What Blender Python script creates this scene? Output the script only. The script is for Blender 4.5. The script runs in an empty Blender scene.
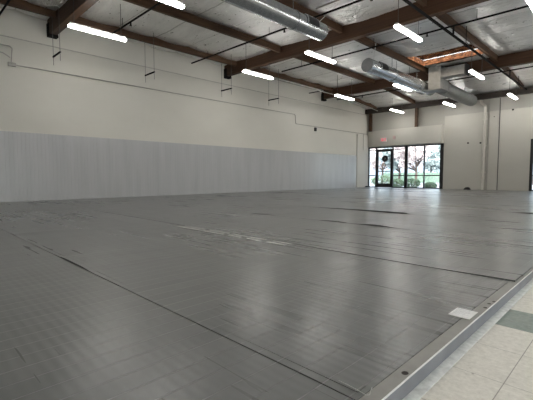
import bpy, math, random
from mathutils import Vector, noise
random.seed(7)
C = bpy.context.scene.collection
PI = math.pi

# ------------------------------------------------------------------ mesh helpers
class MB:
    def __init__(self): self.v = []; self.f = []; self.s = []
    def add(self, v, f, smooth=False):
        o = len(self.v); self.v += [tuple(p) for p in v]
        for q in f: self.f.append(tuple(i + o for i in q)); self.s.append(smooth)
        return self
    def box(self, x0, x1, y0, y1, z0, z1, bev=0.0):
        if bev <= 0:
            v = [(x, y, z) for x in (x0, x1) for y in (y0, y1) for z in (z0, z1)]
            return self.add(v, [(0,1,3,2),(4,6,7,5),(0,4,5,1),(2,3,7,6),(0,2,6,4),(1,5,7,3)])
        b = bev; v = []; idx = {}
        for sx in (0,1):
            for sy in (0,1):
                for sz in (0,1):
                    X = (x0,x1)[sx]; Y = (y0,y1)[sy]; Z = (z0,z1)[sz]
                    dx = b if sx == 0 else -b; dy = b if sy == 0 else -b; dz = b if sz == 0 else -b
                    for a, p in enumerate(((X, Y+dy, Z+dz), (X+dx, Y, Z+dz), (X+dx, Y+dy, Z))):
                        idx[(sx,sy,sz,a)] = len(v); v.append(p)
        f = []
        for s in (0,1):
            f.append([idx[(s,0,0,0)], idx[(s,1,0,0)], idx[(s,1,1,0)], idx[(s,0,1,0)]][::1 if s else -1])
            f.append([idx[(0,s,0,1)], idx[(1,s,0,1)], idx[(1,s,1,1)], idx[(0,s,1,1)]][::-1 if s else 1])
            f.append([idx[(0,0,s,2)], idx[(1,0,s,2)], idx[(1,1,s,2)], idx[(0,1,s,2)]][::1 if s else -1])
        for s in (0,1):
            for t in (0,1):
                f.append([idx[(s,t,0,0)], idx[(s,t,1,0)], idx[(s,t,1,1)], idx[(s,t,0,1)]])
                f.append([idx[(s,0,t,0)], idx[(s,1,t,0)], idx[(s,1,t,2)], idx[(s,0,t,2)]])
                f.append([idx[(0,s,t,1)], idx[(1,s,t,1)], idx[(1,s,t,2)], idx[(0,s,t,2)]])
        for k in [(a,b_,c) for a in (0,1) for b_ in (0,1) for c in (0,1)]:
            f.append([idx[k+(0,)], idx[k+(1,)], idx[k+(2,)]])
        return self.add(v, f)
    def tube(self, pts, r, n=8, caps=True, r1=None):
        pts = [Vector(p) for p in pts]; m = len(pts)
        up = None; v = []; f = []
        for i, p in enumerate(pts):
            if i == 0: d = pts[1] - p
            elif i == m-1: d = p - pts[i-1]
            else: d = (pts[i+1]-p).normalized() + (p-pts[i-1]).normalized()
            d.normalize()
            if up is None:
                up = Vector((0,0,1)) if abs(d.z) < .9 else Vector((1,0,0))
            a = d.cross(up).normalized(); b = a.cross(d).normalized(); up = b
            rr = r if r1 is None else r + (r1-r)*i/(m-1)
            for k in range(n):
                t = 2*PI*k/n; v.append(p + rr*(math.cos(t)*a + math.sin(t)*b))
        for i in range(m-1):
            for k in range(n):
                f.append((i*n+k, i*n+(k+1) % n, (i+1)*n+(k+1) % n, (i+1)*n+k))
        self.add(v, f, True)
        if caps:
            self.add(v[:n], [tuple(range(n))[::-1]]); self.add(v[-n:], [tuple(range(n))])
        return self
    def prism(self, poly, axis, a, b, smooth=False):
        # poly in the two other axes, extruded along axis from a to b
        def P(u, w, t):
            return {'X': (t,u,w), 'Y': (u,t,w), 'Z': (u,w,t)}[axis]
        n = len(poly)
        v = [P(u,w,a) for u,w in poly] + [P(u,w,b) for u,w in poly]
        self.add(v, [(i,(i+1)%n,n+(i+1)%n,n+i) for i in range(n)], smooth)
        self.add(v[:n], [tuple(range(n))[::-1]]); self.add(v[n:], [tuple(range(n))])
        return self
    def build(self, name, mat, parent=None):
        me = bpy.data.meshes.new(name); me.from_pydata(self.v, [], self.f)
        me.polygons.foreach_set('use_smooth', self.s); me.materials.append(mat)
        import bmesh
        b = bmesh.new(); b.from_mesh(me); bmesh.ops.recalc_face_normals(b, faces=b.faces); b.to_mesh(me); b.free()
        me.update()
        o = bpy.data.objects.new(name, me); C.objects.link(o)
        if parent: o.parent = parent
        return o

def tag(o, label, cat=None, group=None, kind=None):
    o['label'] = label
    if cat: o['category'] = cat
    if group: o['group'] = group
    if kind: o['kind'] = kind
    return o
def empty(name, loc=(0,0,0), rz=0):
    o = bpy.data.objects.new(name, None); o.location = loc; o.rotation_euler = (0,0,rz)
    o.empty_display_size = .1; C.objects.link(o); return o
def struct(o, label, cat): return tag(o, label, cat, kind='structure')
def copy_tree(o, parent=None):
    c = o.copy(); C.objects.link(c)
    if parent: c.parent = parent
    for ch in list(o.children): copy_tree(ch, c)
    return c

# ------------------------------------------------------------------ materials
class NT:
    def __init__(self, name):
        self.m = bpy.data.materials.new(name); self.m.use_nodes = True
        self.n = self.m.node_tree.nodes; self.l = self.m.node_tree.links
        self.b = self.n['Principled BSDF']; self.co = None
    def node(self, t, **k):
        x = self.n.new(t)
        for a, v in k.items(): setattr(x, a, v)
        return x
    def link(self, a, b): self.l.new(a, b)
    def coord(self):
        if not self.co: self.co = self.node('ShaderNodeTexCoord').outputs['Object']
        return self.co
    def scaled(self, s):
        mp = self.node('ShaderNodeMapping'); mp.inputs['Scale'].default_value = s
        self.link(self.coord(), mp.inputs['Vector']); return mp.outputs['Vector']
    def noise(self, s, detail=4, rough=.55, scale=1.0):
        t = self.node('ShaderNodeTexNoise'); t.inputs['Scale'].default_value = scale
        t.inputs['Detail'].default_value = detail; t.inputs['Roughness'].default_value = rough
        self.link(self.scaled(s), t.inputs['Vector']); return t.outputs['Fac']
    def ramp(self, f, stops):
        r = self.node('ShaderNodeValToRGB'); e = r.color_ramp.elements
        e[0].position, e[0].color = stops[0][0], (*stops[0][1], 1)
        e[1].position, e[1].color = stops[-1][0], (*stops[-1][1], 1)
        for p, c in stops[1:-1]:
            k = e.new(p); k.color = (*c, 1)
        self.link(f, r.inputs['Fac']); return r.outputs['Color']
    def math(self, op, a, b=None, c=None):
        m = self.node('ShaderNodeMath', operation=op)
        for i, x in enumerate((a, b, c)):
            if x is None: continue
            if isinstance(x, (int, float)): m.inputs[i].default_value = x
            else: self.link(x, m.inputs[i])
        return m.outputs[0]
    def mix(self, fac, a, b):
        m = self.node('ShaderNodeMix', data_type='RGBA')
        if isinstance(fac, (int, float)): m.inputs[0].default_value = fac
        else: self.link(fac, m.inputs[0])
        for i, x in ((6, a), (7, b)):
            if isinstance(x, tuple): m.inputs[i].default_value = (*x, 1)
            else: self.link(x, m.inputs[i])
        return m.outputs[2]
    def bump(self, h, strength=.3, dist=.01):
        b = self.node('ShaderNodeBump'); b.inputs['Strength'].default_value = strength
        b.inputs['Distance'].default_value = dist
        self.link(h, b.inputs['Height']); self.link(b.outputs['Normal'], self.b.inputs['Normal'])
    def base(self, c, rough=.6, metal=0.0, spec=.5):
        if isinstance(c, tuple): self.b.inputs['Base Color'].default_value = (*c, 1)
        else: self.link(c, self.b.inputs['Base Color'])
        if isinstance(rough, (int, float)): self.b.inputs['Roughness'].default_value = rough
        else: self.link(rough, self.b.inputs['Roughness'])
        self.b.inputs['Metallic'].default_value = metal
        self.b.inputs['Specular IOR Level'].default_value = spec

def simple(name, c, rough=.6, metal=0.0, var=.12, ns=8.0, spec=.5):
    t = NT(name); lo = tuple(x*(1-var) for x in c); hi = tuple(min(1, x*(1+var)) for x in c)
    t.base(t.ramp(t.noise((1,1,1), scale=ns), [(.3, lo), (.7, hi)]), rough, metal, spec)
    return t.m

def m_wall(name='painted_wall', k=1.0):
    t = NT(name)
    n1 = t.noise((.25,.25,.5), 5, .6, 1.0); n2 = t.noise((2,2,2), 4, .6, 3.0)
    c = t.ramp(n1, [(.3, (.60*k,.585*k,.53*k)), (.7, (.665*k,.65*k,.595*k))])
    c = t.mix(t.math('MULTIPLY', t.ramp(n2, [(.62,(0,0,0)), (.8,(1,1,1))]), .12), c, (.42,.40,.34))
    t.base(c, .75, 0, .25); t.bump(t.noise((1,1,1), 3, .5, 60), .12, .004); return t.m
def m_wainscot():
    t = NT('grey_ribbed_panel')
    n = t.noise((1,1,.1), 4, .6, 4)
    t.base(t.ramp(n, [(.3, (.43,.437,.45)), (.7, (.49,.497,.51))]), .22, 0, .8); return t.m
def m_deck():
    t = NT('grey_plank_flooring')
    sep = t.node('ShaderNodeSeparateXYZ'); t.link(t.coord(), sep.inputs[0])
    x = sep.outputs['X']; y = sep.outputs['Y']
    u = t.math('DIVIDE', x, .105)
    pid = t.math('FLOOR', u); fr = t.math('FRACT', u)
    wn = t.node('ShaderNodeTexWhiteNoise', noise_dimensions='1D'); t.link(pid, wn.inputs['W'])
    # end joints of the planks, shifted from plank to plank
    yy = t.math('DIVIDE', t.math('ADD', y, t.math('MULTIPLY', wn.outputs['Value'], 3.0)), .94)
    fy = t.math('FRACT', yy)
    wn2 = t.node('ShaderNodeTexWhiteNoise', noise_dimensions='2D')
    cb = t.node('ShaderNodeCombineXYZ'); t.link(pid, cb.inputs[0]); t.link(t.math('FLOOR', yy), cb.inputs[1]); t.link(cb.outputs[0], wn2.inputs['Vector'])
    big = t.noise((.35,.5,1), 4, .6, 1.0); streak = t.noise((9,.5,1), 4, .6, 1.0); cross = t.noise((.6,14,1), 3, .6, 1.0)
    c = t.ramp(big, [(.3, (.120,.123,.120)), (.7, (.150,.153,.149))])
    c = t.mix(.25, c, t.ramp(streak, [(.3, (.095,.097,.095)), (.7, (.160,.163,.159))]))
    c = t.mix(t.math('MULTIPLY', wn2.outputs['Value'], .12), c, (.19,.192,.187))
    joint = t.math('ADD', t.math('LESS_THAN', fr, .045), 0.0); joint = t.math('MINIMUM', joint, 1.0)
    scuff = t.ramp(t.noise((2.2,26,1), 3, .7, 1.0), [(.66,(0,0,0)), (.72,(1,1,1))])
    c = t.mix(t.math('MULTIPLY', joint, t.math('MULTIPLY', wn2.outputs['Value'], .7)), c, (.26,.26,.253))  # window glints along the plank joints, painted as a lighter colour
    c = t.mix(t.math('MULTIPLY', scuff, .05), c, (.33,.33,.31))
    r = t.math('ADD', t.math('MULTIPLY', big, .10), t.math('MULTIPLY', cross, .08)); r = t.math('ADD', r, .195)
    t.base(c, r, 0, .30)
    # height: groove between planks, faint cross ribs, slow warping of the sheets and a tilt per plank
    g = t.math('MULTIPLY', t.ramp(fr, [(.0,(0,0,0)), (.05,(1,1,1))]), .35)
    g2 = t.math('MULTIPLY', t.ramp(fy, [(.0,(1,1,1)), (.004,(1,1,1))]), .12)
    ribs = t.math('MULTIPLY', t.math('SINE', t.math('MULTIPLY', y, 2*PI/.045)), .05)
    warp = t.math('MULTIPLY', t.noise((.5,4.5,1), 2, .5, 1.0), .9)
    tilt = t.math('MULTIPLY', t.math('MULTIPLY', t.math('SUBTRACT', wn2.outputs['Value'], .5), fr), .6)
    h = t.math('ADD', t.math('ADD', g, g2), t.math('ADD', ribs, t.math('ADD', warp, tilt)))
    t.bump(h, .75, .005); return t.m
def m_tile():
    t = NT('vinyl_tiles')
    sep = t.node('ShaderNodeSeparateXYZ'); t.link(t.coord(), sep.inputs[0])
    u = t.math('DIVIDE', t.math('ADD', sep.outputs['X'], .33), .305); w = t.math('DIVIDE', t.math('SUBTRACT', sep.outputs['Y'], 2.17), .305)
    fu = t.math('FRACT', u); fw = t.math('FRACT', w)
    j = t.math('MINIMUM', t.math('ADD', t.math('LESS_THAN', fu, .012), t.math('LESS_THAN', fw, .009)), 1.0)
    sp = t.noise((1,1,1), 5, .75, 38); dirt = t.noise((1,1,1), 5, .7, 3.5)
    c = t.ramp(sp, [(.35, (.56,.535,.475)), (.65, (.72,.695,.63))])
    gr = t.ramp(sp, [(.35, (.13,.17,.145)), (.65, (.22,.265,.23))])
    row = t.math('FLOOR', w); isg = t.math('COMPARE', row, 0.0, .1)
    c = t.mix(isg, c, gr)
    c = t.mix(t.math('MULTIPLY', t.ramp(dirt, [(.55,(0,0,0)), (.8,(1,1,1))]), .4), c, (.30,.28,.24))
    c = t.mix(t.math('MULTIPLY', t.ramp(t.noise((1,1,1), 2, .5, 17), [(.70,(0,0,0)), (.74,(1,1,1))]), .6), c, (.16,.14,.11))
    c = t.mix(t.math('MULTIPLY', j, .7), c, (.14,.13,.11))
    t.base(c, .38, 0, .45); t.bump(t.noise((1,1,1), 3, .5, 8), .05, .004); return t.m
def m_glulam():
    t = NT('glulam_timber')
    sep = t.node('ShaderNodeSeparateXYZ'); t.link(t.coord(), sep.inputs[0])
    lam = t.math('FRACT', t.math('DIVIDE', sep.outputs['Z'], .04))
    gn = t.noise((.6,6,22), 5, .65, 1.5)
    c = t.ramp(gn, [(.28, (.026,.012,.006)), (.55, (.058,.027,.013)), (.8, (.10,.050,.025))])
    c = t.mix(t.math('MULTIPLY', t.math('LESS_THAN', lam, .08), .5), c, (.025,.012,.006))
    t.base(c, .6, 0, .3); return t.m
def m_lumber():
    t = NT('purlin_timber')
    gn = t.noise((22,.6,8), 5, .65, 1.5)
    t.base(t.ramp(gn, [(.28, (.035,.018,.010)), (.55, (.075,.039,.020)), (.8, (.135,.075,.040))]), .65, 0, .3); return t.m
def m_foil():
    t = NT('silver_foil_insulation')
    n = t.noise((1.2,3.5,1), 5, .6, 1.0); cr = t.noise((3,7,3), 4, .65, 1.6)
    sep = t.node('ShaderNodeSeparateXYZ'); t.link(t.coord(), sep.inputs[0])
    seam = t.math('LESS_THAN', t.math('FRACT', t.math('DIVIDE', t.math('SUBTRACT', sep.outputs['Y'], .085), 1.22)), .026)
    t.base(t.mix(t.math('MULTIPLY', seam, .6), t.ramp(n, [(.3, (.76,.76,.75)), (.7, (.92,.92,.91))]), (.30,.30,.29)), t.math('ADD', t.math('MULTIPLY', cr, .22), .20), .72, .6)
    t.bump(cr, 1.0, .09); return t.m
def m_galv():
    t = NT('galvanised_steel')
    v = t.node('ShaderNodeTexVoronoi'); v.inputs['Scale'].default_value = 9; t.link(t.coord(), v.inputs['Vector'])
    t.base(t.ramp(v.outputs['Distance'], [(.0, (.40,.425,.445)), (.6, (.50,.53,.55))]), .27, .9, .5)
    return t.m
def m_glass(name='window_glass', tint=(.93,.97,.98)):
    t = NT(name); t.n.remove(t.b)
    tr = t.node('ShaderNodeBsdfTransparent'); tr.inputs[0].default_value = (*tint, 1)
    gl = t.node('ShaderNodeBsdfGlossy'); gl.inputs['Roughness'].default_value = .02
    fr = t.node('ShaderNodeFresnel'); fr.inputs['IOR'].default_value = 1.45
    mx = t.node('ShaderNodeMixShader'); t.link(fr.outputs[0], mx.inputs[0]); t.link(tr.outputs[0], mx.inputs[1]); t.link(gl.outputs[0], mx.inputs[2])
    t.link(mx.outputs[0], t.n['Material Output'].inputs['Surface']); return t.m
def m_emit(name, c, s, rim=False):
    t = NT(name); t.base(c, .4)
    t.b.inputs['Emission Color'].default_value = (*c, 1); t.b.inputs['Emission Strength'].default_value = s; return t.m
def m_leaf(name, a, b):
    t = NT(name); t.base(t.ramp(t.noise((1,1,1), 3, .6, 5), [(.3, a), (.7, b)]), .55, 0, .3); return t.m
def m_asphalt():
    t = NT('asphalt'); t.base(t.ramp(t.noise((1,1,1), 5, .7, 1.2), [(.3, (.20,.215,.235)), (.7, (.28,.295,.315))]), .8); return t.m

M = dict(
    wall=m_wall(), backwall=m_wall('back_wall_darker', .80), headwall=m_wall('header_wall_darker', .86), upperwall=m_wall('upper_wall_darker', .64), wainscot=m_wainscot(), deck=m_deck(), tile=m_tile(), glulam=m_glulam(), lumber=m_lumber(), foil=m_foil(),  # back wall, header and top band are darker scalings of one wall colour
    galv=m_galv(), glass=m_glass(), roofglass=m_glass('skylight_glass', (1.0,.94,.86)),
    white=simple('white_enamel', (.72,.72,.70), .4), lamp=m_emit('lit_lens', (1.0,.97,.92), 22.5),
    black=simple('black_anodised_frame', (.012,.012,.013), .4), darkpipe=simple('dark_iron_pipe', (.014,.013,.013), .75, 0, .12, 8, .02),
    wire=simple('steel_wire', (.10,.10,.10), .5, .5), conduit=simple('painted_conduit', (.36,.35,.32), .5, .2),
    line=simple('joint_sealant', (.40,.39,.36), .8), dull=simple('dull_sheet_metal', (.21,.22,.22), .45, .4), ledger=simple('dark_ledger_timber', (.022,.015,.011), .7), ivorypipe=simple('ivory_downpipe', (.56,.54,.49), .5, 0, .03), rib=simple('dark_register', (.025,.027,.03), .5, .4),
    cap=simple('grey_duct_cap', (.24,.245,.25), .5, .2), shaft=None,
    riser=simple('grey_riser_board', (.24,.245,.265), .45), border=simple('taupe_border_board', (.23,.225,.205), .42, 0, .1, 20),
    nosing=simple('bright_edge_strip', (.80,.80,.80), .35, .0), strip=simple('white_base_strip', (.66,.67,.66), .5, 0, .2, 30),
    sub=simple('dark_underlay', (.02,.02,.02), .9), red=m_emit('red_letters', (.85,.06,.11), .45),
    redplastic=simple('red_plastic', (.55,.40,.38), .4), paper=simple('white_paper', (.80,.80,.79), .7, 0, .04, 40),
    ink=simple('grey_print', (.60,.61,.65), .7), white_line=simple('mottled_white', (.62,.62,.59), .6, 0, .25, 40), hole=simple('dark_hole', (.015,.008,.007), .9),
    soil=simple('bark_brown', (.075,.055,.045), .9), shrub=m_leaf('shrub_leaf', (.06,.10,.055), (.15,.21,.12)), hedge=m_leaf('hedge_leaf', (.09,.14,.11), (.18,.25,.19)),
    blossom=m_leaf('pale_twig_leaf', (.42,.34,.33), (.68,.60,.58)), tree=m_leaf('tree_leaf', (.17,.22,.22), (.33,.38,.38)),
    lawn=simple('lawn', (.15,.22,.13), .8, 0, .25, 2), asphalt=m_asphalt(), walk=simple('concrete_walk', (.42,.43,.43), .8, 0, .1, 3),
    hill=simple('hazy_hill', (.15,.19,.225), .95, 0, .15, .03), dark=simple('black_rubber', (.012,.012,.012), .6),
)
def m_shaft():
    t = NT('orange_brown_backing')
    n = t.noise((3,3,5), 5, .7, 2.2)
    t.base(t.ramp(n, [(.36, (.030,.012,.006)), (.5, (.17,.065,.025)), (.62, (.36,.17,.08)), (.76,(.62,.46,.32))]), .7); return t.m
M['shaft'] = m_shaft()

# ------------------------------------------------------------------ dimensions (metres)
WX = -12.0; BY = 20.72; RX = 9.0; FY = -6.0; H = 5.2; DZ = .063; EX = -.545
T = .2

# ------------------------------------------------------------------ shell
b = MB(); b.box(EX-.6, RX+T, FY-T, BY+.35, -.15, 0)
struct(b.build('floor', M['tile']), 'ivory speckled vinyl tile floor with one green row beside the deck', 'floor')
b = MB(); b.box(WX-T, WX, FY-T, BY+.35, -.15, H+.7)
struct(b.build('wall_left', M['wall']), 'tall ivory painted wall above the grey ribbed panels', 'wall')
b = MB(); b.box(RX, RX+T, FY-T, -4, -.15, H+.7); b.box(RX, RX+T, -4, 7, 2.9, H+.7); b.box(RX, RX+T, 7, BY+.35, -.15, H+.7)
struct(b.build('wall_right', M['wall']), 'plain ivory wall on the right side of the hall', 'wall')
b = MB(); b.box(WX-T, RX+T, FY-T, FY, -.15, H+.7)
struct(b.build('wall_front', M['wall']), 'plain ivory wall behind the viewpoint', 'wall')
# back wall with two glazed openings
O1 = (-11.97, -7.50, 2.47); O2 = (-3.70, .40, 2.45)
b = MB(); y0, y1 = BY, BY+.25
b.box(WX-T, O1[0], y0, y1, -.15, H+.7); b.box(O1[0], O1[1], y0, y1, O1[2], H+.7); b.box(O1[1], O2[0], y0, y1, -.15, H+.7)
b.box(O2[0], O2[1], y0, y1, O2[2], H+.7); b.box(O2[1], RX+T, y0, y1, -.15, H+.7)
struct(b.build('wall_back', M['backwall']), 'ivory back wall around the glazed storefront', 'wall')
# pilaster in the far left corner and header box over the storefront
b = MB(); b.box(WX, WX+.07, 19.45, BY, DZ, 3.2, .01)
struct(b.build('trim_1', M['wall']), 'pale flat pilaster in the far left corner', 'trim')
b = MB(); b.prism([(WX,BY),(WX,BY-.08)] + [(WX+.15+4.35*t, BY-.12-.34*math.sin(PI*min(1,t*1.0)**.55*.62)) for t in [i/14 for i in range(15)]] + [(-7.5,BY)], 'Z', 2.48, 3.40)
struct(b.build('trim_2', M['headwall']), 'boxed ivory header over the glazed storefront', 'soffit')
# reveal lines
b = MB(); b.box(WX, WX+.018, FY, BY, 4.405, 4.425)
struct(b.build('trim_3', M['line']), 'thin horizontal joint line high on the left wall', 'trim')
b = MB(); b.box(-7.5, RX, BY-.018, BY, 3.875, 3.90)
struct(b.build('trim_4', M['line']), 'thin horizontal joint line high on the back wall', 'trim')

b = MB(); b.box(WX, -7.5, BY-.008, BY, 3.39, 4.5); b.box(-7.5, RX, BY-.008, BY, 3.90, 4.5)  # thin sheet over the wall top, a darker scaling of its colour
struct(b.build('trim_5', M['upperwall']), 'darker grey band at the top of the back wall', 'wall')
# ribbed grey wainscot on the left wall
b = MB(); prof = []; y = FY; p = .095
while y < 19.45:
    prof += [(WX+.034, y), (WX+.034, y+p-.022), (WX+.030, y+p-.017), (WX+.030, y+p-.005)]
    y += p
n = len(prof); v = [(x, yy, DZ) for x, yy in prof] + [(x, yy, 1.94) for x, yy in prof]
b.add(v, [(i, i+1, n+i+1, n+i) for i in range(n-1)])
v2 = [(x, yy, 1.94) for x, yy in prof] + [(WX, yy, 1.94) for x, yy in prof]
b.add(v2, [(i, i+1, n+i+1, n+i) for i in range(n-1)])
struct(b.build('wainscot', M['wainscot']), 'grey vertically ribbed panels along the foot of the left wall', 'wall panelling')

# ------------------------------------------------------------------ raised deck
deck = struct(empty('raised_floor', (EX, 2.9, 0)), 'low raised deck of grey plank sheets filling the hall', 'raised floor')
def place(o, parent):
    o.parent = parent; o.matrix_parent_inverse = parent.matrix_basis.inverted(); return o
b = MB(); b.box(WX, EX-.012, FY, BY, 0, .046); place(b.build('underlay', M['sub']), deck)
b = MB(); b.box(EX-.012, EX, FY, BY, 0, .060); place(b.build('riser_board', M['riser']), deck)
b = MB(); b.box(EX-.055, EX-.003, FY, BY, .046, .0622, .001); place(b.build('border_board', M['border']), deck)
b = MB(); b.box(EX-.004, EX+.002, FY, BY, .0585, .0628, .001); place(b.build('edge_nosing', M['nosing']), deck)
b = MB(); b.box(EX, EX+.040, FY, BY, 0, .004, .001); place(b.build('base_strip', M['strip']), deck)
seams = [-4.65, -2.77, -.89, .995, 2.885, 4.74, 6.64, 8.30, 10.2, 12.1, 14.0, 15.9, 17.8, 19.5, BY]
def ss(a, c, x):
    t = max(0, min(1, (x-a)/(c-a))); return t*t*(3-2*t)
def lift(k, x):
    y = seams[k]
    if abs(y-.995) < .01: return .0025 + .010*ss(-3.55,-3.4,x)*(1-ss(-2.95,-2.8,x)) + .008*ss(-5.4,-5.3,x)*(1-ss(-5.2,-5.1,x))
    if abs(y-2.885) < .01: return .004 + .006*ss(-1.1,-.62,x)
    if abs(y-4.74) < .01: return .0015 + .020*ss(-4.1,-2.9,x)*(1-ss(-2.45,-2.1,x))*(.6+.4*math.sin(x*9)) + .010*ss(-5.2,-5,x)*(1-ss(-4.7,-4.5,x))
    if abs(y-6.64) < .01: return .0015 + .022*ss(-5.6,-3.9,x)*(1-ss(-3.1,-2.95,x))
    if abs(y-8.30) < .01: return .001 + .020*ss(-1.9,-1.4,x)
    return .001 + .003*max(0, math.sin(x*1.7 + y*3))
for k in range(len(seams)-1):
    ya, yb = seams[k]+.003, seams[k+1]-.002
    xe = EX-.056 if ya < 2.8 else EX-.022
    b = MB(); nx = 140; ys = [0, .02, .08, .2, .45, 1.0]
    vs = []
    for i in range(nx+1):
        x = WX+.035 + (xe-WX-.035)*i/nx
        xx = x
        l = lift(k, xx)
        if ya < 2.8: l *= 1-ss(-.75,-.62,x)
        for t in ys:
            yv = ya + (yb-ya)*t
            vs.append((xx, yv, DZ + l*(1-ss(0,.40,t)) + (.0012*math.sin(x*2.1+yv*5) if 0 < t < 1 else 0)))
        vs.append((xx, yb, .046)); vs.insert(len(vs)-7, (xx, ya, DZ + l - .014))
    m = 8; fs = []
    for i in range(nx):
        for j in range(m-1): fs.append((i*m+j, (i+1)*m+j, (i+1)*m+j+1, i*m+j+1))
    fs.append(tuple(range(m))); fs.append(tuple(nx*m + j for j in range(m)))
    b.add(vs, fs); place(b.build('deck_sheet', M['deck']), deck)
# loose overlapped lip along the nearest seam
b = MB(); b.box(-6.2, -.62, 1.035, 1.085, DZ+.0015, DZ+.0035); place(b.build('overlap_strip', M['deck']), deck)
# sub layer shows dark in the seam; screw holes near the edge
for (x, y, r) in ((-.567,1.262,.011), (-.562,2.205,.009), (-.566,2.29,.009), (-.556,2.345,.008)):
    b = MB(); r *= 1.35
    b = MB(); b.add([(x+r*math.cos(2*PI*i/14)*.8, y+r*math.sin(2*PI*i/14), .0628) for i in range(14)], [tuple(range(14))])
    place(b.build('screw_hole', M['hole'] ), deck)

# ------------------------------------------------------------------ small things lying on the deck
pc = tag(empty('paper_card', (-.615, 2.025, DZ+.0008), 0.0), 'white printed paper card lying flat near the deck edge', 'paper')
b = MB(); b.box(-.05,.05,-.068,.068,.0015,.0027); b.build('sheet', M['paper'], pc)
b = MB(); rr = random.Random(3)
for i in range(11):
    yy = .056 - i*.0108; b.box(-.041, -.041+.05+.03*rr.random(), yy-.0014, yy+.0014, .0027, .0030)
b.build('print', M['ink'], pc)

def white_line(x0, x1, yc, label):  # two broken rows of thin white strips per dash
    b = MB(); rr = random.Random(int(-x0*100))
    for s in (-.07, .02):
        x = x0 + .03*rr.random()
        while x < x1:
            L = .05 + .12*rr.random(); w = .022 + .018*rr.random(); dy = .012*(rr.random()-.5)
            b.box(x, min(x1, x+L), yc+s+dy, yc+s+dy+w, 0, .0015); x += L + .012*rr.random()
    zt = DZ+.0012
    o = b.build('white_strip', M['white_line']); o.location = (0, 0, zt)
    tag(o, label, 'white_line', 'broken white dashes along the seam'); return o
for x0, x1, lb in ((-4.50,-4.02,'double white dash on the seam, farthest left of the row'),
                   (-3.93,-3.52,'double white dash on the seam, second from the left'),
                   (-3.44,-3.20,'short white dash on the seam, middle of the row of five'),
                   (-3.13,-2.88,'double white dash on the seam, fourth from the left'),
                   (-2.80,-2.52,'double white dash on the seam, farthest right of the row')):
    white_line(x0, x1, 2.845, lb)
b = MB(); pts = [(-.70,1.045,.069), (-.66,1.043,.0695), (-.62,1.04,.069), (-.588,1.035,.0685), (-.582,1.045,.069), (-.590,1.065,.072), (-.597,1.085,.071), (-.590,1.07,.069)]
b.tube(pts, .0009, 6); tag(b.build('white_string', M['white_line']), 'short white string lying along the front seam by the deck edge', 'string')
b = MB()
for k in range(5):
    b.tube([(-6.2 + (.15-.012*k)*math.cos(a*PI/12), 20.35 + .12*math.sin(a*PI/12), DZ+.018+.016*k*(1+.5*math.sin(a*PI/12))) for a in range(25)], .016, 6)
tag(b.build('cable_coil', M['dark']), 'black coil of cable on the deck against the back wall', 'cable')
b = MB(); b.prism([(-11.90,DZ+.004),(-11.66,DZ+.004),(-11.70,DZ+.07),(-11.80,DZ+.09)], 'Y', 20.25, 20.40)
tag(b.build('rubber_wedge', M['dark']), 'small black wedge on the deck in the corner left of the door', 'wedge')

# ------------------------------------------------------------------ storefront
win1 = struct(empty('window_1', (-9.7, BY+.05, DZ)), 'black framed glazed storefront at the far end, left', 'window')
gy0, gy1 = BY+.0, BY+.10
def mull(b, xc, w, z0, z1): b.box(xc-w/2, xc+w/2, gy0, gy1, z0, z1, .004)
b = MB()
mull(b, -11.93, .07, DZ, 2.45); mull(b, -11.42, .06, DZ, 2.45); mull(b, -10.36, .06, DZ, 2.45); mull(b, -9.56, .17, DZ, 2.45)
mull(b, -8.53, .06, DZ, 2.45); mull(b, -7.60, .18, DZ, 2.45)
b.box(-11.95, -7.52, gy0, gy1, 2.40, 2.465, .004)
b.box(-11.95, -11.42, gy0, gy1, 2.27, 2.305); b.box(-11.42, -10.36, gy0, gy1, 2.305, 2.335); b.box(-10.36, -9.6, gy0, gy1, 2.27, 2.305)
for x0, x1 in ((-11.95,-11.42), (-10.36,-7.55)):
    b.box(x0, x1, gy0+.01, gy1-.01, .745, .80); b.box(x0, x1, gy0, gy1, DZ, DZ+.05)
place(b.build('window_frame', M['black']), win1)
for x0, x1, z0, z1 in ((-11.90,-11.45,DZ+.05,.745), (-11.90,-11.45,.80,2.27), (-11.90,-11.45,2.305,2.40), (-11.39,-10.39,2.335,2.40), (-10.33,-9.645,DZ+.05,.745), (-10.33,-9.645,.80,2.27), (-10.33,-9.645,2.305,2.40),
                       (-9.475,-8.56,DZ+.05,.745), (-9.475,-8.56,.80,2.40), (-8.50,-7.69,DZ+.05,.745), (-8.50,-7.69,.80,2.40)):
    b = MB(); b.box(x0, x1, BY+.045, BY+.053, z0, z1); place(b.build('pane', M['glass']), win1)

door = struct(empty('door_1', (-10.89, BY+.05, DZ)), 'black framed glass door with a round black decal', 'door')
b = MB(); x0, x1 = -11.385, -10.395
b.box(x0, x0+.10, gy0+.005, gy1-.005, DZ+.01, 2.30); b.box(x1-.10, x1, gy0+.005, gy1-.005, DZ+.01, 2.30)
b.box(x0+.10, x1-.10, gy0+.005, gy1-.005, 2.18, 2.30); b.box(x0+.10, x1-.10, gy0+.005, gy1-.005, DZ+.01, .30)
place(b.build('door_frame', M['black']), door)
b = MB(); b.box(x0+.10, x1-.10, BY+.045, BY+.053, .30, 2.18); place(b.build('pane', M['glass']), door)
b = MB(); b.box(x0+.10, x1-.10, BY-.03, BY-.005, 1.00, 1.06, .005); b.box(x0+.11, x0+.14, BY-.012, BY+.01, 1.0, 1.06); b.box(x1-.14, x1-.11, BY-.012, BY+.01, 1.0, 1.06)
place(b.build('push_bar', M['wire']), door)
b = MB(); b.box(x0+.03, x0+.13, BY-.05, BY-.003, 1.05, 1.28, .01); place(b.build('door_handle', M['black']), door)
b = MB(); cx, cz, r = -10.86, 1.77, .19
b.prism([(cx + r*math.cos(2*PI*i/32), cz + r*math.sin(2*PI*i/32)) for i in range(32)], 'Y', BY+.036, BY+.042)
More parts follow.
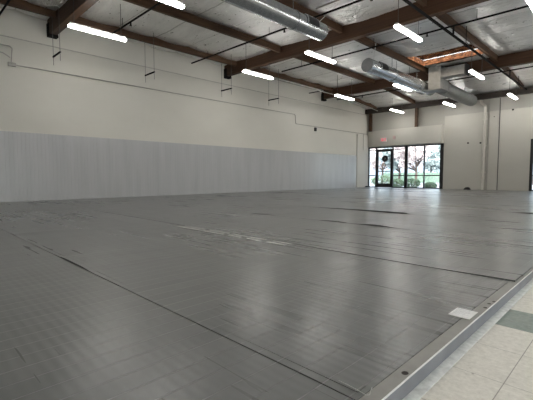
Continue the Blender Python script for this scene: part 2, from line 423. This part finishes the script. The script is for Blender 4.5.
dec = place(b.build('decal', M['black']), door)
b = MB(); b.prism([(cx-.045,cz+.055),(cx+.05,cz+.055),(cx+.05,cz+.03),(cx-.045,cz+.03)], 'Y', BY+.032, BY+.035)
b.prism([(cx+.05,cz+.03),(cx+.024,cz+.03),(cx-.02,cz-.06),(cx+.008,cz-.06)], 'Y', BY+.032, BY+.035)
place(b.build('decal_mark', M['conduit']), dec)

win2 = struct(empty('window_2', (-1.6, BY+.05, DZ)), 'black framed glazing at the right end of the back wall', 'window')
b = MB(); zt = 2.44
for xc, w in ((-3.64,.12), (-2.6,.06), (-1.6,.16), (-.6,.06), (.34,.12)): mull(b, xc, w, DZ, zt)
b.box(-3.70,.40,gy0,gy1,zt-.07,zt,.004); b.box(-3.6,.3,gy0+.01,gy1-.01,.745,.80); b.box(-3.6,.3,gy0,gy1,DZ-.06,DZ+.05)
place(b.build('window_frame', M['black']), win2)
for x0, x1 in ((-3.58,-2.63), (-2.57,-1.68), (-1.52,-.63), (-.57,.28)):
    for z0, z1 in ((DZ+.05,.745), (.80,2.37)):
        b = MB(); b.box(x0, x1, BY+.045, BY+.053, z0, z1); place(b.build('pane', M['glass']), win2)

win_added = struct(empty('added_window', (RX+.1, 1.5, 0)), 'added black framed glazing in the right wall, outside the view', 'window')  # unseen window, added to bring in daylight from the right
b = MB()
for yy in (-3.96, -1.8, .4, 2.6, 4.8, 6.96): b.box(RX+.05, RX+.15, yy-.04, yy+.04, 0, 2.9)
b.box(RX+.05, RX+.15, -4, 7, 2.82, 2.9); b.box(RX+.05, RX+.15, -4, 7, 0, .1)
place(b.build('window_frame', M['black']), win_added)
for yy in (-3.92, -1.76, .44, 2.64, 4.84):
    b = MB(); b.box(RX+.096, RX+.104, yy, yy+2.08, .1, 2.82); place(b.build('pane', M['glass']), win_added)

# exit sign and red box over the door
ex = tag(empty('exit_sign', (-10.70, BY-.45, 2.72)), 'white box sign with red EXIT letters above the glass door', 'exit sign')
b = MB(); b.box(-.18,.18,-.05,0,0,.23,.008); b.build('housing', M['white'], ex)
def letter(b, ch, x, z, w, h, s):
    f = lambda X0,X1,Z0,Z1: b.box(X0,X1,-.056,-.0505,Z0,Z1)
    if ch == 'E': f(x,x+s,z,z+h); [f(x+s,x+w,zz,zz+s) for zz in (z, z+h/2-s/2, z+h-s)]
    if ch == 'I': f(x+w/2-s/2,x+w/2+s/2,z,z+h)
    if ch == 'T': f(x+w/2-s/2,x+w/2+s/2,z,z+h-s); f(x,x+w,z+h-s,z+h)
    if ch == 'X':
        b.prism([(x,z),(x+s*1.2,z),(x+w,z+h),(x+w-s*1.2,z+h)], 'Y', -.056, -.0505)
        b.prism([(x+w-s*1.2,z),(x+w,z),(x+s*1.2,z+h),(x,z+h)], 'Y', -.0563, -.0508)
b = MB()
for i, ch in enumerate('EXIT'): letter(b, ch, -.155+i*.082, .035, .066, .16, .021)
b.build('letters', M['red'], ex)
b = MB(); b.box(-10.14,-9.98,BY-.50,BY-.45,2.82,3.02,.006)
tag(b.build('alarm_box', M['redplastic']), 'small faded red box on the header right of the exit sign', 'alarm')

# ------------------------------------------------------------------ roof structure
SK = (-6.40, -4.12, 13.80, 15.25)
def zfoil(x, y):
    s = abs(math.sin(PI*(y-.1)/1.22)); px = abs(math.sin(PI*(x+4.03)/2.48))
    n = noise.noise(Vector((x*.9, y*1.6, 0)))*.022 + noise.noise(Vector((x*3, y*5, 4)))*.008
    f = noise.noise(Vector((x*1.1, y*6.0, 9)))*.030 + abs(noise.noise(Vector((x*5, y*2.2, 2))))*.040
    drop = .36*max(0, min(1, (y-16.3)/4.2))
    return 5.19 - .12*s**.7*px**.6 + (n+.7*f)*px**1.2 - drop
b = MB(); x0, x1, y0, y1 = WX, RX, FY, BY; nx, ny = 230, 340; vs = []
xs = [x0+(x1-x0)*i/nx for i in range(nx+1)]; ys = [y0+(y1-y0)*j/ny for j in range(ny+1)]
def snap(a, t): k = min(range(len(a)), key=lambda i: abs(a[i]-t)); a[k] = t
for t in SK[:2]: snap(xs, t)
for t in SK[2:]: snap(ys, t)
for x in xs:
    for y in ys: vs.append((x, y, zfoil(x, y)))
fs = []
for i in range(nx):
    for j in range(ny):
        xm = (xs[i]+xs[i+1])/2; ym = (ys[j]+ys[j+1])/2
        if SK[0] < xm < SK[1] and SK[2] < ym < SK[3]: continue
        fs.append((i*(ny+1)+j, (i+1)*(ny+1)+j, (i+1)*(ny+1)+j+1, i*(ny+1)+j+1))
b.add(vs, fs, True); struct(b.build('ceiling', M['foil']), 'wrinkled silver foil insulation under the roof between the timbers', 'ceiling')
# roof deck above (keeps daylight out), open over the skylight
b = MB(); zr0, zr1 = 5.33, 5.345
b.box(WX-T, SK[0], FY-T, BY+.35, zr0, zr1); b.box(SK[1], RX+T, FY-T, BY+.35, zr0, zr1)
b.box(SK[0], SK[1], FY-T, SK[2], zr0, zr1); b.box(SK[0], SK[1], SK[3], BY+.35, zr0, zr1)
struct(b.build('roof', M['sub']), 'roof deck above the foil insulation', 'roof')
# skylight
sky = struct(empty('skylight', ((SK[0]+SK[1])/2, (SK[2]+SK[3])/2, 5.2)), 'skylight with an orange brown lined shaft between two purlins', 'skylight')
b = MB(); z0, z1 = 5.14, 5.33; w = .03
b.box(SK[0]-w, SK[0], SK[2]-w, SK[3]+w, z0, z1); b.box(SK[1], SK[1]+w, SK[2]-w, SK[3]+w, z0, z1)
b.box(SK[0], SK[1], SK[2]-w, SK[2], z0+.03, z1); b.box(SK[0], SK[1], SK[3], SK[3]+w, z0, z1)
place(b.build('shaft_lining', M['shaft']), sky)
b = MB(); b.box(SK[0], SK[1], SK[2], SK[3], 5.346, 5.352); place(b.build('pane', M['roofglass']), sky)
b = MB()
for i in range(1, 9):
    x = SK[0] + (SK[1]-SK[0])*i/9; b.box(x-.010, x+.010, SK[2], SK[3], 5.353, 5.365)
place(b.build('glazing_bars', M['white']), sky)

def girder(y, z0, label, d=.20):
    b = MB(); b.box(WX, RX, y, y+d, z0, 5.16 if y < 20 else 4.72, .008)
    struct(b.build('girder', M['glulam' if y < 20 else 'ledger']), label, 'beam')
girder(-3.1, 4.72, 'dark glulam girder behind the viewpoint')
girder(3.3, 4.70, 'dark glulam girder nearest the viewpoint, top left')
girder(9.6, 4.73, 'dark glulam girder crossing the middle of the ceiling')
girder(16.0, 4.73, 'dark glulam girder just beyond the skylight')
girder(20.35, 4.46, 'dark glulam girder along the back wall')
for i, gy in enumerate((3.3, 9.6, 16.0)):
    b = MB(); b.box(WX, WX+.17, gy-.025, gy, 4.66, 5.0, .005); b.box(WX, WX+.17, gy+.20, gy+.225, 4.66, 5.0, .005); b.box(WX, WX+.19, gy-.025, gy+.225, 4.64, 4.70, .005)
    tag(b.build('beam_bracket', M['darkpipe']), ('dark steel bracket under the girder end at the top left corner', 'dark steel bracket holding the middle girder at the left wall', 'dark steel bracket holding the girder beyond the skylight at the left wall')[i], 'bracket', 'steel brackets at the girder ends', 'structure')
pur = [(-11.28,'nearest the left wall'), (-8.98,'second from the left wall'), (-6.50,'third from the left wall, above the ducts'), (-4.03,'fourth from the left wall, right of the skylight'), (-1.55,'fifth from the left wall'), (.93,'sixth from the left wall'), (3.4,'seventh from the left wall'), (5.9,'eighth from the left wall')]
for x, w in pur:
    for ya, yb, wh in ((FY,3.3,'before the nearest girder'), (3.5,9.6,'between the nearest and middle girders'), (9.8,16.0,'between the middle girder and the one beyond the skylight'), (16.2,20.35,'between the skylight girder and the back wall')):
        if x > -1.6 and ya < 3: continue
        dz = .30 if ya > 16 else 0
        b = MB(); b.prism([(ya,4.965),(yb,4.965-dz),(yb,5.18-dz),(ya,5.18)], 'X', x-.048, x+.048)
        struct(b.build('purlin', M['lumber']), 'brown timber purlin %s, %s' % (w, wh), 'beam')
for x, lb in ((-11.72,'dark timber post in the far left corner above the header'), (-8.93,'timber post above the middle of the storefront header')):
    b = MB(); b.box(x-.07, x+.07, BY-.26, BY-.10, 3.42, 4.46, .006)
    struct(b.build('post', M['lumber']), lb, 'post')

# ------------------------------------------------------------------ lights
def make_light():
    r = empty('ceiling_light'); L = .68
    b = MB(); b.box(-.044,.044,-L,L,.042,.058,.004); b.box(-.04,.04,-L+.02,L-.02,.058,.10,.004); b.build('housing', M['white'], r)
    b = MB(); b.prism([(-.056,.042),(-.056,.018),(-.040,-.005),(.040,-.005),(.056,.018),(.056,.042)], 'Y', -L+.005, L-.005); b.build('lens', M['lamp'], r)
    for s in (-.56,.56):
        b = MB(); b.tube([(0,s,.09),(0,s,.93)], .007, 6, False); b.build('suspension_wire', M['wire'], r)
    return r
proto = make_light(); first = True
rows = {-9.55: 'row nearest the left wall', -6.87: 'row under the ducts', -4.22: 'row right of the ducts', -1.75: 'row farthest right in view'}
pos = {-9.55: ['first','second','third','last'], -6.87: ['first','second','third','last'], -4.22: ['first','second','third','last'], -1.75: ['first','second','third','last']}
for x in rows:
    for i, y in enumerate((3.75, 9.13, 14.45, 19.5)):
        o = proto if first else copy_tree(proto); first = False
        o.location = (x, y, 4.21)
        tag(o, 'lit fluorescent strip, %s from the viewpoint in the %s' % (pos[x][i], rows[x]), 'ceiling light', 'fluorescent strip lights')

for x, wx in ((.9,'fifth row from the left wall'), (3.5,'sixth row from the left wall')):  # rows out of view, added to raise the light level
    for i, y in enumerate((3.75, 9.13, 14.45)):
        o = copy_tree(proto); o.location = (x, y, 4.21)
        tag(o, 'added fluorescent strip right of the view, %s in the %s' % (('first','second','third')[i], wx), 'ceiling light', 'fluorescent strip lights')
for x, wx in ((-4.22,'third row'), (-1.75,'fourth row'), (.9,'fifth row'), (3.5,'sixth row')):  # unseen lamps added behind the camera to brighten the near end
    o = copy_tree(proto); o.location = (x, -1.4, 4.21)
    tag(o, 'added unseen fluorescent strip behind the viewpoint in the %s from the left wall' % wx, 'ceiling light', 'fluorescent strip lights')

# wall-side empty hangers
def make_hanger():
    r = empty('hanging_bar')
    b = MB(); b.box(-.30,.30,-.018,.018,-.018,.018,.004); b.build('bar', M['darkpipe'], r)
    for s in (-.28,.28):
        b = MB(); b.tube([(s,0,-.22),(s,0,1.22)], .006, 6, False); b.build('wire', M['wire'], r)
    return r
hp = make_hanger()
for i, (y, lb) in enumerate(((3.22,'empty dark bar hung on two wires below the nearest girder'), (5.85,'empty dark bar hung on two wires, second along the left wall'),
                             (8.9,'empty dark bar hung on two wires beside the middle girder end'), (11.4,'empty dark bar hung on two wires, farthest along the left wall'))):
    o = hp if i == 0 else copy_tree(hp); o.location = (-11.0, y, 3.93)
    tag(o, lb, 'hanger', 'empty hanging bars along the left wall')

# ------------------------------------------------------------------ ducts
def spiral(x, z, r, ya, yb):
    # plain tube with raised lock seams
    b = MB(); n = 36
    def ring(yy, rr): return [(x+rr*math.cos(2*PI*i/n), yy, z+rr*math.sin(2*PI*i/n)) for i in range(n)]
    b.add(ring(ya, r)+ring(yb, r), [(i, (i+1)%n, n+(i+1)%n, n+i) for i in range(n)], True)
    y = ya + .1
    while y < yb-.05:
        b.add(ring(y-.005, r+.0005)+ring(y, r+.0025)+ring(y+.005, r+.0005), [(k*n+i, k*n+(i+1)%n, (k+1)*n+(i+1)%n, (k+1)*n+i) for k in (0,1) for i in range(n)], True); y += .155
    return b
def disc(x, z, r, y, d):
    b = MB(); b.prism([(x+r*math.cos(2*PI*i/36), z+r*math.sin(2*PI*i/36)) for i in range(36)], 'Y', y, y+d); return b
def register(x, z, r, yc, root):
    # curved grille plate standing on the side of the duct that faces the room
    b = MB(); a0, a1 = math.radians(-14), math.radians(62); R = r+.014; n = 8; v = []
    for yy in (yc-.22, yc+.22):
        for i in range(n+1):
            a = a0+(a1-a0)*i/n; v.append((x+R*math.cos(a), yy, z+R*math.sin(a)))
    b.add(v, [(i,i+1,n+2+i,n+1+i) for i in range(n)]); g = place(b.build('register', M['rib']), root)
    b = MB()
    for yy in (yc-.23, yc+.23): b.tube([(x+R*math.cos(a0+(a1-a0)*i/n), yy, z+R*math.sin(a0+(a1-a0)*i/n)) for i in range(n+1)], .016, 6)
    for a in (a0, a1): b.tube([(x+R*math.cos(a), yc-.23, z+R*math.sin(a)), (x+R*math.cos(a), yc+.23, z+R*math.sin(a))], .016, 6)
    place(b.build('register_frame', M['galv']), g)
def straps(x, z, r, yl, root):
    for y in yl:
        b = MB(); b.tube([(x+(r+.008)*math.cos(2*PI*i/28), y, z+(r+.008)*math.sin(2*PI*i/28)) for i in range(29)], .010, 6)
        b.tube([(x, y, z+r), (x, y, 5.17)], .009, 6, False); place(b.build('hanger_strap', M['galv']), root)
x, z, r = -6.28, 4.60, .22
d1 = tag(empty('spiral_duct', (x, 5.0, z)), 'round galvanised spiral duct hanging before the middle girder', 'duct')
place(spiral(x, z, r, -2.0, 8.35).build('duct_body', M['galv']), d1); place(disc(x, z, r-.004, 8.33, .02).build('end_cap', M['cap']), d1); place(disc(x, z, r-.004, -2.0, .02).build('end_cap', M['cap']), d1)
register(x, z, r, 7.75, d1); register(x, z, r, 5.0, d1); straps(x, z, r, (1.5, 4.6, 7.2), d1)
x, z, r = -6.55, 4.38, .22
d2 = tag(empty('spiral_duct', (x, 14, z)), 'spiral duct with grey end cap and square drop box beyond the middle girder', 'duct')
place(spiral(x, z, r, 11.2, 16.4).build('duct_body', M['galv']), d2); place(disc(x, z, r-.004, 11.19, .02).build('end_cap', M['cap']), d2); place(disc(x, z, r-.004, 16.38, .02).build('end_cap', M['cap']), d2)
register(x, z, r, 12.0, d2); straps(x, z, r, (12.9, 15.0), d2)
b = MB(); b.tube([(x+.05, 11.5, z+r), (x+.42, 11.05, 5.17)], .010, 6); place(b.build('stay_wire', M['white']), d2)
b = MB(); b.tube([(-6.15, 8.1, 4.78), (-5.5, 8.2, 5.17)], .010, 6); place(b.build('stay_wire', M['white']), d1)
# drop box and fat round duct on its far side
pd = d2
b = MB(); b.box(-6.27,-5.80,15.42,15.95,4.20,5.10,.01); b.box(-6.29,-5.85,15.95,16.5,4.22,4.66,.01); place(b.build('drop_box', M['dull']), pd)
b = MB(); b.box(-5.80,-4.95,15.50,15.90,4.62,4.98,.01); place(b.build('side_box', M['dull']), pd)
b = MB(); b.box(-4.95,-4.90,15.48,15.92,4.60,5.0); place(b.build('side_panel', M['rib']), pd)
b = MB(); b.box(-6.75,-5.72,15.40,15.98,4.165,4.195,.004); place(b.build('drip_pan', M['dull']), pd)
tag(place(spiral(-6.10, 4.42, .27, 16.5, 20.2).build('duct_body', M['dull']), pd), 'fat dull grey far section of the duct'); place(disc(-6.10, 4.42, .266, 20.18, .02).build('end_cap', M['cap']), pd); place(disc(-6.10, 4.42, .266, 16.5, .02).build('end_cap', M['cap']), pd)
for yy in (17.2, 19.2):
    b = MB(); b.tube([(-6.1, yy, 4.69), (-6.1, yy, 5.0)], .01, 6, False); place(b.build('hanger_strap', M['galv']), pd)

# ------------------------------------------------------------------ sprinkler pipes
mp = tag(empty('sprinkler_main', (-3.88, 10, 4.62)), 'long dark iron sprinkler main running the length of the ceiling', 'pipe')
b = MB(); b.tube([(-3.88,-5.9,4.62),(-3.88,20.3,4.62)], .036, 12); place(b.build('pipe', M['darkpipe']), mp)
for yy in (2.0, 6.4, 12.2, 18.8):
    b = MB(); b.tube([(-3.88,yy,4.62),(-3.88,yy,5.16)], .010, 6, False); b.tube([(-3.88+.055*math.cos(2*PI*i/16),yy,4.62+.055*math.sin(2*PI*i/16)) for i in range(17)], .01, 6); place(b.build('pipe_hanger', M['darkpipe']), mp)
def branch(y, z, x0, x1, heads, label, r=.024):
    root = tag(empty('sprinkler_branch', ((x0+x1)/2, y, z)), label, 'pipe', 'sprinkler branch pipes')
    b = MB(); b.tube([(x0,y,z),(x1,y,z)], r, 10)
    if x1 > -3.8: b.tube([(-3.88,y,z-.02),(-3.88,y,4.659)], .026, 10)
    place(b.build('pipe', M['darkpipe']), root)
    for hx in heads:
        b = MB(); b.tube([(hx,y,z),(hx,y,z-.09)], .022, 8); b.tube([(hx,y,z-.09),(hx,y,z-.10)], .035, 10); place(b.build('sprinkler_head', M['darkpipe']), root)
    for hx in [x0+1.0+3.0*i for i in range(9) if x0+1.0+3.0*i < x1-.3]:
        b = MB(); b.tube([(hx,y,z),(hx,y,5.16)], .007, 6, False); place(b.build('hanger_rod', M['darkpipe']), root)
branch(2.16, 4.88, -11.95, 6, (-8,-5), 'dark sprinkler branch pipe at the top left before the nearest girder')
branch(4.74, 4.88, -11.4, 6, (-9.9,-7), 'dark sprinkler branch pipe just past the first strip light')
branch(8.0, 4.88, -11.9, 8, (-7.3,-4.6), 'dark sprinkler branch pipe crossing over the near spiral duct')
b = MB(); b.tube([(-5.9,7.62,4.88),(6,7.62,4.88)], .02, 8); tag(b.build('thin_pipe', M['conduit']), 'grey conduit beside the branch pipe crossing over the near spiral duct', 'pipe')
branch(11.15, 4.88, -10.3, 8, (-7.9,-4.6), 'dark sprinkler branch pipe just beyond the middle girder')
branch(15.0, 4.88, -12.0, -11.2, (), 'short dark pipe stub at the left wall before the skylight girder')
branch(17.35, 4.88, -11.95, 8, (-10.4,-7.4), 'dark sprinkler branch pipe beyond the skylight girder')
b = MB(); b.tube([(-11.15,9.85,4.82),(-11.15,16.2,4.82),(-11.15,20.3,4.55)], .022, 8)
tag(b.build('feed_pipe', M['conduit']), 'thin pipe running below the purlin nearest the left wall', 'pipe')

# ------------------------------------------------------------------ pipes and boxes on the walls
cd = tag(empty('conduit', (WX+.03, 8, 3.7)), 'long thin conduit stepping down along the upper left wall', 'conduit')
b = MB(); X = WX+.022
b.tube([(X+.10,-2,4.19),(X+.10,2.36,4.15),(X+.10,2.41,4.10),(X+.08,2.38,3.74),(X,2.42,3.71),(X,13.85,3.71),(X,13.92,3.66),(X,13.95,3.30),(X,14.02,3.27),(X,20.6,3.27)], .014, 8); place(b.build('pipe', M['conduit']), cd)
b = MB(); b.tube([(X+.10,0,4.02),(X+.10,2.2,3.95),(X+.09,2.36,3.86)], .012, 8); place(b.build('pipe', M['conduit']), cd)
b = MB(); b.box(WX+.003,WX+.06,2.32,2.50,3.66,3.76,.006); place(b.build('box', M['conduit']), cd)
b = MB(); b.tube([(WX+.075,20.1,3.27),(WX+.075,20.1,2.3)], .010, 8); place(b.build('pipe', M['conduit']), cd)
b = MB(); b.box(WX+.001,WX+.07,15.42,15.56,3.04,3.22,.008); tag(b.build('junction_box', M['dark']), 'small black box on the upper left wall below the conduit', 'box')
dp = tag(empty('downpipe', (-5.55, BY, DZ)), 'ivory drain pipe running down the back wall with an elbow at top', 'pipe')
b = MB(); X = -5.58; Y = BY-.10
b.tube([(X,Y,DZ),(X,Y,4.05),(X-.02,Y,4.16),(X-.16,Y,4.30),(X-.20,Y,4.40),(X-.20,Y,4.72)], .062, 14); place(b.build('pipe', M['ivorypipe']), dp)
for zz in (.9, 2.2, 3.5):
    b = MB(); b.box(X-.085,X+.085,Y-.07,BY-.002,zz,zz+.045); place(b.build('clamp', M['ivorypipe']), dp)
b = MB(); b.tube([(-5.42,BY-.03,DZ),(-5.42,BY-.03,4.45)], .016, 8); tag(b.build('thin_pipe', M['conduit']), 'thin grey pipe right beside the ivory drain pipe', 'pipe')
b = MB(); b.tube([(-4.97,BY-.03,DZ),(-4.97,BY-.03,4.45)], .017, 8); tag(b.build('thin_pipe', M['wire']), 'dark thin pipe on the back wall between drain pipe and right window', 'pipe')
for xx, zz, s, lb in ((-6.33,2.41,.06,'small dark box on the back wall left of the drain pipe'), (-5.76,2.38,.06,'small dark box on the back wall against the drain pipe'),
                      (-7.01,4.24,.05,'tiny dark box high on the back wall below the fat duct'), (-4.44,3.84,.06,'tiny dark box high on the back wall right of the pipes'), (-5.2,3.6,.03,'tiny dark knob on the back wall between the two thin pipes')):
    b = MB(); s *= .6; b.box(xx-s,xx+s,BY-.05,BY-.007,zz-s,zz+s,.004); tag(b.build('outlet_box', M['dark']), lb, 'box', 'dark boxes on the back wall')

# ------------------------------------------------------------------ outside
b = MB(); b.box(-140, 90, BY+.35, 62, -.25, -.05); b.box(RX+T, 90, -60, BY+.35, -.25, -.05); struct(b.build('parking_lot', M['asphalt']), 'grey blue pavement outside the storefront', 'pavement')
b = MB(); b.box(-16, 10, BY+.25, 22.9, -.25, 0); struct(b.build('walkway', M['walk']), 'pale concrete walk along the storefront', 'pavement')
b = MB(); b.box(-190, 120, 62, 130, -.25, -.02); struct(b.build('lawn', M['lawn']), 'green lawn beyond the pavement', 'lawn')
# hills
b = MB(); vs = []; nx = 90; ny = 14
for i in range(nx+1):
    for j in range(ny+1):
        x = -430 + 560*i/nx; y = 130 + 260*j/ny; t = j/ny
        hgt = (22 + 9*math.sin(x*.021+.6) + 6*math.sin(x*.05+1.2) + 3*noise.noise(Vector((x*.05, y*.05, 0))))*math.sin(PI*min(1, t*1.0)*.5)
        vs.append((x, y, -.3+max(0, hgt)*min(1, t*1.6)))
b.add(vs, [(i*(ny+1)+j, (i+1)*(ny+1)+j, (i+1)*(ny+1)+j+1, i*(ny+1)+j+1) for i in range(nx) for j in range(ny)], True)
struct(b.build('hill', M['hill']), 'hazy blue grey hills on the horizon outside', 'hill')

def leaves(b, c, rad, n, s, rr, shell=.55):
    for _ in range(n):
        while True:
            d = Vector((rr.uniform(-1,1), rr.uniform(-1,1), rr.uniform(-1,1)))
            if shell < d.length < 1: break
        p = Vector(c) + Vector((d.x*rad[0], d.y*rad[1], d.z*rad[2]))
        if p.z < 0.02: continue
        a = Vector((rr.gauss(0,1), rr.gauss(0,1), rr.gauss(0,1))).normalized(); e = a.orthogonal().normalized(); k = s*(.6+.8*rr.random())
        b.add([p-a*k, p+e*k*.5, p+a*k, p-e*k*.5], [(0,1,2,3)])
def shrub(x, y, w, h, label, mat='shrub', seed=1):
    rr = random.Random(seed); root = tag(empty('round_shrub', (x,y,-.05)), label, 'shrub', 'clipped shrubs outside the storefront')
    b = MB(); leaves(b, (0,0,h*.5), (w/2,w/2,h*.52), 900, .05, rr, .75); b.build('foliage', M[mat], root)
    b = MB()
    for k in range(6):
        a = 2*PI*k/6; b.tube([(0,0,0),(w*.2*math.cos(a),w*.2*math.sin(a),h*.4),(w*.33*math.cos(a),w*.33*math.sin(a),h*.7)], .02, 5)
    b.build('stem', M['soil'], root)
for k, (x, y, w, h, lb) in enumerate(((-10.75,24.2,1.15,.62,'round clipped shrub seen through the wide middle pane'), (-11.95,24.6,1.0,.60,'round clipped shrub seen just right of the door'),
        (-13.4,25.2,1.5,.85,'broad clipped shrub seen through the glass door'), (-14.9,24.6,1.1,.6,'round clipped shrub seen through the narrow left pane'), (-9.4,23.9,.8,.40,'low shrub seen through the right pane of the storefront'),
        (-4.9,24.2,1.1,.6,'round clipped shrub outside the right window'))):
    shrub(x, y, w, h, lb, 'shrub', k+3)
def hedge(xa, xb, y, h, label, seed):
    rr = random.Random(seed); b = MB(); L = xb-xa
    b.box(xa, xb, y-.45, y+.45, 0, h*.85)
    for i in range(int(L*1.0)): leaves(b, (xa+i+.5, y, h*.5), (.8,.65,h*.55), 60, .12, rr, .6)
    o = b.build('hedge', M['hedge']); o.location = (0,0,-.05); tag(o, label, 'hedge', 'hedges beyond the pavement')
hedge(-42, -24, 40, 1.5, 'long grey green hedge beyond the pavement outside the storefront', 5)
hedge(-23, -12, 44, 1.35, 'shorter grey green hedge outside, right of the long hedge', 6)
def tree(x, y, h, mat, dens, label, seed, s=.16):
    rr = random.Random(seed); root = tag(empty('tree', (x,y,-.05)), label, 'tree', 'trees outside the storefront')
    b = MB(); b.tube([(0,0,0),(.06,.03,h*.25),(0,.05,h*.45)], .13, 8, True, .08); ends = []
    for k in range(16):
        a = rr.uniform(0,2*PI); rl = rr.uniform(.18,.36)*h; z0 = rr.uniform(.25,.45)*h; z1 = rr.uniform(.5,1.0)*h
        p0 = Vector((0,.03,z0)); p2 = Vector((rl*math.cos(a), rl*math.sin(a), z1)); p1 = (p0+p2)/2 + Vector((rl*.2*math.cos(a), rl*.2*math.sin(a), -.05*h))
        b.tube([p0,p1,p2], .05, 5, True, .015); ends += [p1, p2, (p1+p2)/2]
        for q in range(3):
            e = p2 + Vector((rr.uniform(-1,1), rr.uniform(-1,1), rr.uniform(-.2,1)))*.12*h; b.tube([(p1+p2)/2, e], .016, 4, True, .006); ends.append(e)
    b.build('trunk', M['soil'], root)
    b = MB()
    for e in ends: leaves(b, e, (.1*h,.1*h,.08*h), dens, s, rr, .1)
    b.build('crown', M[mat], root)
tree(-14.3, 33.0, 4.6, 'blossom', 60, 'bare pinkish tree seen through the wide middle pane', 11, .09)
tree(-17.3, 36.0, 4.4, 'tree', 50, 'grey green tree seen right of the glass door', 12)
tree(-20.2, 38.0, 4.8, 'blossom', 45, 'pale bare tree seen through the glass door', 13, .10)
tree(-20.5, 52.0, 4.6, 'tree', 60, 'distant grey green tree seen through the right pane', 14)
tree(-27.5, 44.5, 4.4, 'tree', 60, 'grey green tree seen through the narrow left pane', 15)
tree(-6.8, 40.0, 4.6, 'tree', 60, 'grey green tree outside the right window', 16)

# ------------------------------------------------------------------ daylight
w = bpy.data.worlds.new('World'); bpy.context.scene.world = w; w.use_nodes = True
n = w.node_tree.nodes; l = w.node_tree.links; bg = n['Background']
sk = n.new('ShaderNodeTexSky'); sk.sky_type = 'NISHITA'; sk.sun_disc = False
sk.sun_elevation = math.radians(48); sk.sun_rotation = math.radians(150); sk.air_density = 1.2; sk.dust_density = 4.0; sk.ozone_density = 1.0
hs = n.new('ShaderNodeHueSaturation'); hs.inputs['Saturation'].default_value = .55; l.new(sk.outputs[0], hs.inputs['Color']); l.new(hs.outputs[0], bg.inputs['Color']); bg.inputs['Strength'].default_value = .58
sd = bpy.data.lights.new('Sun', 'SUN'); sd.energy = 1.9; sd.angle = math.radians(2); sd.color = (1,.96,.90)
so = bpy.data.objects.new('Sun', sd); C.objects.link(so)
so.rotation_euler = Vector((-.35, .55, -.75)).to_track_quat('-Z', 'Y').to_euler()

# ------------------------------------------------------------------ camera
cam = bpy.data.cameras.new('Camera'); co = bpy.data.objects.new('Camera', cam); C.objects.link(co)
cam.sensor_fit = 'HORIZONTAL'; cam.sensor_width = 36.0; cam.lens = 36.0*375.56/533.0; cam.clip_start = .02; cam.clip_end = 2000
co.location = (0, 0, .763); co.rotation_euler = (math.radians(90-3.70), 0, math.radians(45.04))
sc = bpy.context.scene; sc.camera = co
vs_ = sc.view_settings; vs_.view_transform = 'Standard'; vs_.look = 'None'; vs_.exposure = 1.07; vs_.gamma = 1.0; vs_.use_curve_mapping = False
